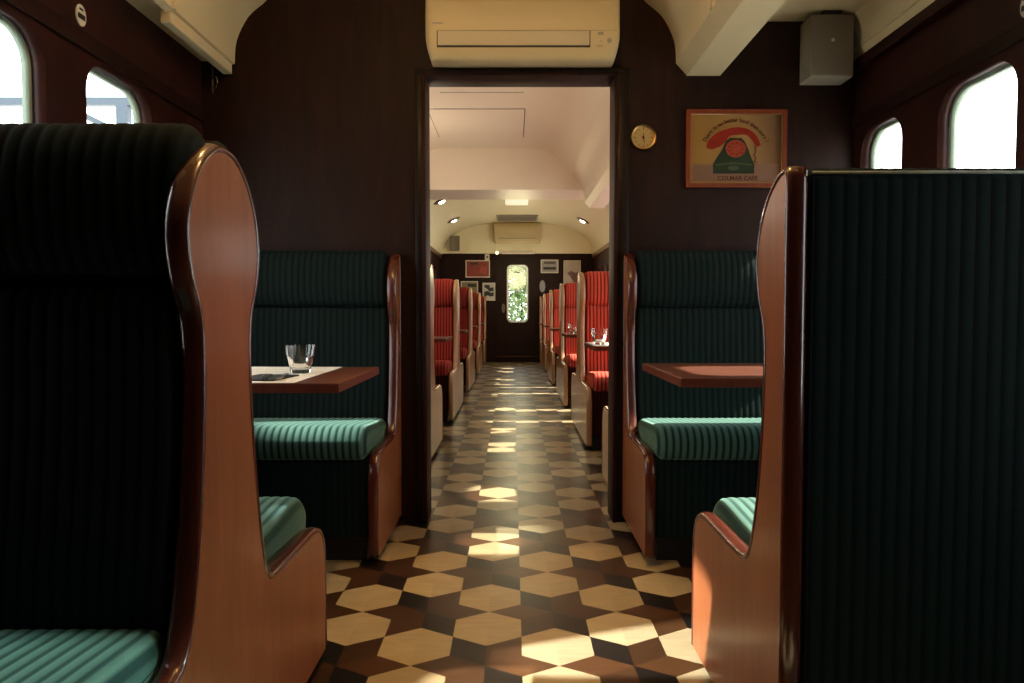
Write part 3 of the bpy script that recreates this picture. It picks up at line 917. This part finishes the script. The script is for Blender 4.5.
# ------------------------------------------------------------------ things of the far saloon
a2 = aircon('air_conditioner', 'pale air conditioner high on the far end wall', (.085, Y1-.05, 2.215), .44, .385, .22)
o = obj('vent_slot', B(-.36, .33, -.222, -.205, .085, .105), M['grey'], a2)
t = thing('ceiling_vent', 'dull brown square vent in the ceiling above the far air conditioner', 'vent', (.075, 12.75, 2.619))  # dull brown slatted plate set on the ceiling
obj('plate', B(-.36, .36, -.35, .35, -.022, 0, .004), M['grey'], t)
bm = bmesh.new()
for k in range(9): box(bm, -.33, .33, -.31+k*.072, -.285+k*.072, -.027, -.022)
obj('slats', bm, M['spk'], t)
t = thing('ceiling_light', 'pale square light panel in the middle of the far ceiling', 'ceiling light', (.055, 10.8, 2.62))
obj('frame', B(-.19, .19, -.36, .36, -.018, 0, .003), M['whitef'], t)
obj('diffuser', B(-.17, .17, -.34, .34, -.024, -.018), plain('light_diffuser', (.95, .95, .80), .5, emit=.35, var=0), t)
fs = thing('loudspeaker', 'small pale loudspeaker on the far end wall, left of the air conditioner', 'loudspeaker', (-1.09, Y1-.049, 2.10))
obj('cabinet', B(-.09, .09, -.10, 0, 0, .27, .004), M['spkbox'], fs)
obj('grille', B(-.085, .085, -.105, -.1001, .005, .265), M['spk'], fs)

def spot(x, y, label, group, side):
    # eyeball spot lying on the sloping vault
    u = (x-VB)/1.42; fz = lambda v: 2.03+.59*math.sqrt(max(0, 1-abs(v)**3))
    z = fz(u); dz = (fz(u+.01)-fz(u-.01))/(.02*1.42)
    t = thing('ceiling_spotlight', label, 'spotlight', (x, y, z-.004), group)
    t.rotation_euler = (0, -math.atan(dz), 0)
    bm = bmesh.new(); lathe(bm, [(.115, .004), (.118, -.006), (.10, -.016), (.062, -.022), (.055, -.010), (.055, .004)], 'z', 28)
    obj('ring', bm, M['ring'], t, smooth=True)
    bm = bmesh.new(); lathe(bm, [(.0001, -.040), (.03, -.038), (.046, -.026), (.05, -.008), (.0001, -.006)], 'z', 24)
    obj('bulb', bm, M['bulb'], t, smooth=True)
    return t, z
SPL = []
for x, y, lb in ((-.983, 9.9, 'lit ceiling spotlight on the left, nearer pair of the far saloon'),
                 (1.185, 9.9, 'lit ceiling spotlight on the right, nearer pair of the far saloon'),
                 (-.984, 11.95, 'lit ceiling spotlight on the left, further pair of the far saloon'),
                 (1.16, 11.95, 'lit ceiling spotlight on the right, further pair of the far saloon')):
    t, z = spot(x, y, lb, 'lit spotlights on the far vault', 1); SPL.append((x, y, z))

# pictures on the far end wall
def picture(name, label, x0, x1, z0, z1, border, bg, deco, cat='picture', fr=M['whitef']):
    cx, cz = (x0+x1)/2, (z0+z1)/2; hx, hz = (x1-x0)/2, (z1-z0)/2
    t = thing(name, label, cat, (cx, Y1, cz))
    bm = sheet_with_holes([(-hx, -hz), (hx, -hz), (hx, hz), (-hx, hz)], [[(-hx+border, -hz+border), (hx-border, -hz+border), (hx-border, hz-border), (-hx+border, hz-border)]], .02)
    for v in bm.verts: v.co = Vector((v.co.x, -.010+v.co.z, v.co.y))
    obj('frame', bm, fr, t)
    obj('print', B(-hx+border*.8, hx-border*.8, -.009, -.001, -hz+border*.8, hz-border*.8), bg, t)
    for nm, poly, mt in deco:
        bm = bmesh.new(); prism_y(bm, [(u*hx, v*hz) for u, v in poly], -.0115, -.009)
        obj(nm, bm, mt, t)
    return t
rd = plain('print_red', (.22, .03, .018), .5, var=.3, scale=5); gy = plain('print_grey', (.30, .28, .25), .6, var=.4, scale=30)
dk = plain('print_black', (.02, .02, .02), .6); bgp = plain('print_beige', (.40, .32, .25), .6, var=.25, scale=8); olive = plain('print_olive', (.20, .16, .08), .6, var=.3, scale=10)
picture('framed_picture', 'red print in a pale frame, topmost left of the far door', -.895, -.435, 1.60, 1.925, .018, rd,
        [('dark_title', [(-.62, .5), (.05, .5), (.05, .7), (-.62, .7)], dk), ('bright_patch', [(.1, -.5), (.7, -.6), (.75, .2), (.3, .4)], plain('print_bright_red', (.33, .05, .025), .5))])
picture('framed_picture', 'olive print in a pale frame below the red print, half hidden by the benches', -.985, -.66, 1.22, 1.53, .018, olive,
        [('dark_band', [(-.2, .35), (.8, .3), (.8, .65), (-.2, .7)], dk)])
picture('framed_picture', 'small black and white upright print left of the far door', -.575, -.335, 1.165, 1.50, .016, plain('print_white', (.5, .48, .44), .6),
        [('dark_shape', [(-.7, .8), (.1, .75), (.15, .45), (.7, .5), (.75, .1), (.1, .0), (-.3, .35), (-.7, .5)], dk),
         ('dark_ground', [(-.75, .0), (-.2, .1), (.4, -.15), (.75, .0), (.75, -.45), (.2, -.55), (-.2, -.4), (-.75, -.6)], dk)])
picture('framed_picture', 'small grey photograph in a pale frame right of the far door', .525, .855, 1.685, 1.935, .018, gy,
        [('dark_row', [(-.7, -.5), (.7, -.5), (.75, -.1), (-.75, -.1)], dk), ('dark_top', [(-.7, .35), (.7, .35), (.65, .75), (-.65, .75)], plain('print_dark_grey', (.10, .09, .08), .6))])
picture('framed_picture', 'beige upright poster right of the far door, above the red benches', .955, 1.275, 1.40, 1.92, .008, bgp,
        [('brown_figure', [(-.6, .1), (-.1, .25), (.4, .1), (.75, .2), (.5, -.2), (.1, -.45), (-.3, -.1)], plain('print_brown', (.14, .08, .06), .6)),
         ('red_figure', [(.3, -.1), (.8, -.3), (.6, -.7), (.1, -.5)], plain('print_rust', (.24, .08, .05), .6))], cat='poster')
sg = picture('small_sign', 'tiny pale sign with a dark dot above the red print on the far wall', -.53, -.445, 1.925, 2.045, .012, M['whitef'],
             [('dark_dot', [(.45*math.cos(a*PI/8), .3*math.sin(a*PI/8)) for a in range(16)], dk)], cat='sign')
t = thing('oval_plaque', 'blurred grey oval plaque on the far wall right of the door', 'plaque', (.555, Y1+.002, 1.435))
bm = bmesh.new(); prism_y(bm, [(.055*math.cos(a*PI/12), .115*math.sin(a*PI/12)) for a in range(24)], -.02, 0); obj('plate', bm, plain('plaque_grey', (.22, .22, .22), .5), t)
bm = bmesh.new(); prism_y(bm, [(.042*math.cos(a*PI/12), .098*math.sin(a*PI/12)) for a in range(24)], -.024, -.0201); obj('face', bm, plain('plaque_face', (.28, .28, .28), .5), t)
t = thing('light_strip', 'thin pale light strip over the far door', 'light', (.10, Y1-.048, 2.065))
obj('housing', B(-.33, .33, -.06, 0, -.02, .015, .004), M['whitef'], t)
obj('lens', B(-.31, .31, -.055, -.005, -.028, -.0201), M['cream2'], t)
t = thing('indicator_lamp', 'tiny lit lamp above the far door, left of the light strip', 'lamp', (-.30, Y1-.05, 2.06))
bm = bmesh.new(); bmesh.ops.create_uvsphere(bm, u_segments=16, v_segments=10, radius=.028); obj('bulb', bm, plain('small_lamp', (1, .8, .45), .4, emit=3, var=0), t, smooth='all', loc=(0, -.035, 0))
bm = bmesh.new(); lathe(bm, [(.036, 0), (.036, -.018), (.0001, -.018)], 'y', 18); obj('base', bm, M['whitef'], t)

# ceiling spots of the green saloon, on its vault
def vault_z(x):
    for (a, b) in zip(inner, inner[1:]):
        if a[0] <= x <= b[0]: return a[1]+(b[1]-a[1])*(x-a[0])/(b[0]-a[0])
    return 2.6
LAMPS1 = [(-.45, 1.75), (-.1, 1.2)]

# ------------------------------------------------------------------ outside
bm = bmesh.new(); bmesh.ops.create_grid(bm, x_segments=4, y_segments=4, size=60)
g = struct('ground', bm, M['concrete'], fix=False); g.location = (0, 0, -1.1)
gn = thing('steel_gantry', 'blue-grey steel gantry outside the left window', 'gantry', (-6, 11.2, -1.1))
obj('beam', B(-5, .35, -.06, .06, 5.22, 5.34), M['steelblue'], gn)
obj('post', B(-.09, .09, -.06, .06, 0, 5.22), M['steelblue'], gn)
bm = bmesh.new(); tube(bm, [(-.9, 0, 5.22), (-.05, 0, 4.80)], .045, 8); obj('brace', bm, M['steelblue'], gn)
obj('post', B(-4.6, -4.42, -.06, .06, 0, 5.22), M['steelblue'], gn)
struct('yard_wall', B(-2.0, -1.9, 4.1, 14.5, -1.1, 3.4), plain('yard_wall_brown', (.10, .075, .06), .9))  # unseen wall added to keep sky light off the left seats
bu = thing('leafy_bush', 'sunlit green bush seen through the window of the far door', 'bush', (.2, 16.6, -1.1))
bm = bmesh.new(); rr = random.Random(3)
for i in range(5200):
    a = rr.uniform(0, 2*PI); z = rr.uniform(.2, 2.95) if rr.random() < .85 else rr.uniform(2.9, 3.25); r = (1.15-.1*abs(z-1.3))*math.sqrt(rr.random())
    if z > 2.4: r *= .55
    c = Vector((r*math.cos(a), r*math.sin(a), z)); u = Vector((rr.gauss(0, 1), rr.gauss(0, 1), rr.gauss(0, 1))).normalized()
    v = u.cross(Vector((rr.gauss(0, 1), rr.gauss(0, 1), rr.gauss(0, 1)))).normalized(); L = rr.uniform(.05, .095)
    bm.faces.new([bm.verts.new(c+q) for q in (u*L, v*L*.45, -u*L, -v*L*.45)])
obj('foliage', bm, M['leaf'], bu, fix=False)
bm = bmesh.new(); tube(bm, [(0, 0, 0), (.03, 0, 1.2), (0, .02, 2.3)], [.07, .05, .02], 8); obj('stem', bm, M['trimdark'], bu)

# ------------------------------------------------------------------ light
W = bpy.data.worlds.new('sky'); S.world = W; W.use_nodes = True
nt = W.node_tree; bgn = nt.nodes['Background']
bgn.inputs[0].default_value = (.93, .97, 1.0, 1); bgn.inputs[1].default_value = 5.5
def light(name, kind, loc, energy, col, **k):
    L = bpy.data.lights.new(name, kind); L.energy = energy; L.color = col
    o = bpy.data.objects.new(name, L); COL.objects.link(o); o.location = loc
    for a, b in k.items(): setattr(L, a, b)
    return o
sun = light('sun', 'SUN', (8, -1, 7), 22, (1, .93, .82), angle=math.radians(1.0))
dv = Vector((-1, -.04, -.95)); sun.rotation_euler = dv.to_track_quat('-Z', 'Y').to_euler()
for nm, x, s, y0, y1 in (('portal', XL-.09, 1, Y0, PW0), ('portal', XR+.09, -1, Y0, PW0), ('portal', XL-.09, 1, PW1, Y1), ('portal', XR+.09, -1, PW1, Y1)):
    o = light(nm, 'AREA', (x, (y0+y1)/2, (WZ0+WZ1)/2), 1, (1, 1, 1), shape='RECTANGLE', size=.9, size_y=y1-y0)
    o.rotation_euler = Vector((s, 0, 0)).to_track_quat('-Z', 'Y').to_euler()
    o.data.size = .9; o.data.size_y = y1-y0
    m3 = Matrix(((0, 0, -s), (0, 1, 0), (s, 0, 0)))   # local x -> z, y -> y, -z -> inward
    o.rotation_euler = m3.to_euler(); o.data.cycles.is_portal = True
for x, y, kind, lb in ((-.45, 1.70, 'POINT', 'warm round downlight on the vault, left of the aisle'), (-.02, 2.25, 'SPOT', 'warm round downlight on the vault above the aisle near the doorway'),
                       (.15, 1.45, 'POINT', 'warm round downlight on the vault, right of the aisle')):
    t = thing('ceiling_downlight', lb, 'downlight', (x, y, 2.60))
    bm = bmesh.new(); lathe(bm, [(.075, 0), (.075, -.010), (.055, -.014), (.05, -.004), (.05, 0)], 'z', 24); obj('ring', bm, M['ring'], t, smooth=True)
    bm = bmesh.new(); lathe(bm, [(.0001, -.006), (.048, -.006), (.048, 0), (.0001, 0)], 'z', 24); obj('bulb', bm, M['bulb'], t)
    if kind == 'POINT':
        o = light('lamp', 'POINT', (0, 0, -.09), 13, (1, .60, .22), shadow_soft_size=.05)
    else:
        o = light('lamp', 'SPOT', (0, 0, -.03), 150, (1, .62, .26), spot_size=math.radians(38), spot_blend=.7, shadow_soft_size=.05)
    o.parent = t
# unseen spot lamps added outside the windows to light floor and cushion patches
gl = light('window_glint', 'SPOT', (-5, .27, 4.5), 13000, (.97, .99, 1), spot_size=math.radians(6), spot_blend=.15, shadow_soft_size=.05)
gl.rotation_euler = (Vector((.50, 2.10, 0))-gl.location).to_track_quat('-Z', 'Y').to_euler()
gl = light('window_glint', 'SPOT', (6, .93, 3.36), 2600, (.75, 1, .98), spot_size=math.radians(2.9), spot_blend=.15, shadow_soft_size=.04)
gl.rotation_euler = (Vector((-.62, .93, .45))-gl.location).to_track_quat('-Z', 'Y').to_euler()
gl = light('window_glint', 'SPOT', (-5, 1.80, 5.0), 7000, (1, 1, .92), spot_size=math.radians(4.6), spot_blend=.3, shadow_soft_size=.05)
gl.rotation_euler = (Vector((-.72, 2.86, .52))-gl.location).to_track_quat('-Z', 'Y').to_euler()
for x, y in ((-1.0, 4.5), (-1.0, 6.2)):  # unseen fill lamps with rings, added to brighten this ceiling
    t = thing('ceiling_downlight', 'warm downlight on the far saloon vault, left of the ' + ('near' if y < 5 else 'far') + ' end of the access hatch', 'downlight', (x, y, vault_z(x)-.002))
    bm = bmesh.new(); lathe(bm, [(.075, 0), (.075, -.012), (.055, -.016), (.05, -.006), (.05, 0)], 'z', 24); obj('ring', bm, M['ring'], t, smooth=True)
    light('lamp', 'POINT', (.12, 0, -.6), 13, (1, .80, .60), shadow_soft_size=.06).parent = t
for y in (9.0, 11.0, 12.6):
    light('spot_glow', 'POINT', (.08, y, 1.72), 10.5, (1, .88, .50), shadow_soft_size=.25)  # unseen point lamps added in mid-air to brighten the far vault

# ------------------------------------------------------------------ camera
cam = bpy.data.cameras.new('camera'); co = bpy.data.objects.new('camera', cam); COL.objects.link(co)
cam.sensor_width = 36; cam.lens = 718*36/1024; cam.clip_start = .02
cam.shift_x = -1/1024
co.location = (0, 0, .95); co.rotation_euler = (PI/2 - math.atan(29.5/718), 0, 0)
S.camera = co
S.view_settings.view_transform = 'Standard'
S.view_settings.look = 'None'
S.view_settings.exposure = 0
S.cycles.max_bounces = 10; S.cycles.diffuse_bounces = 6
S.cycles.transparent_max_bounces = 16
S.cycles.use_denoising = True
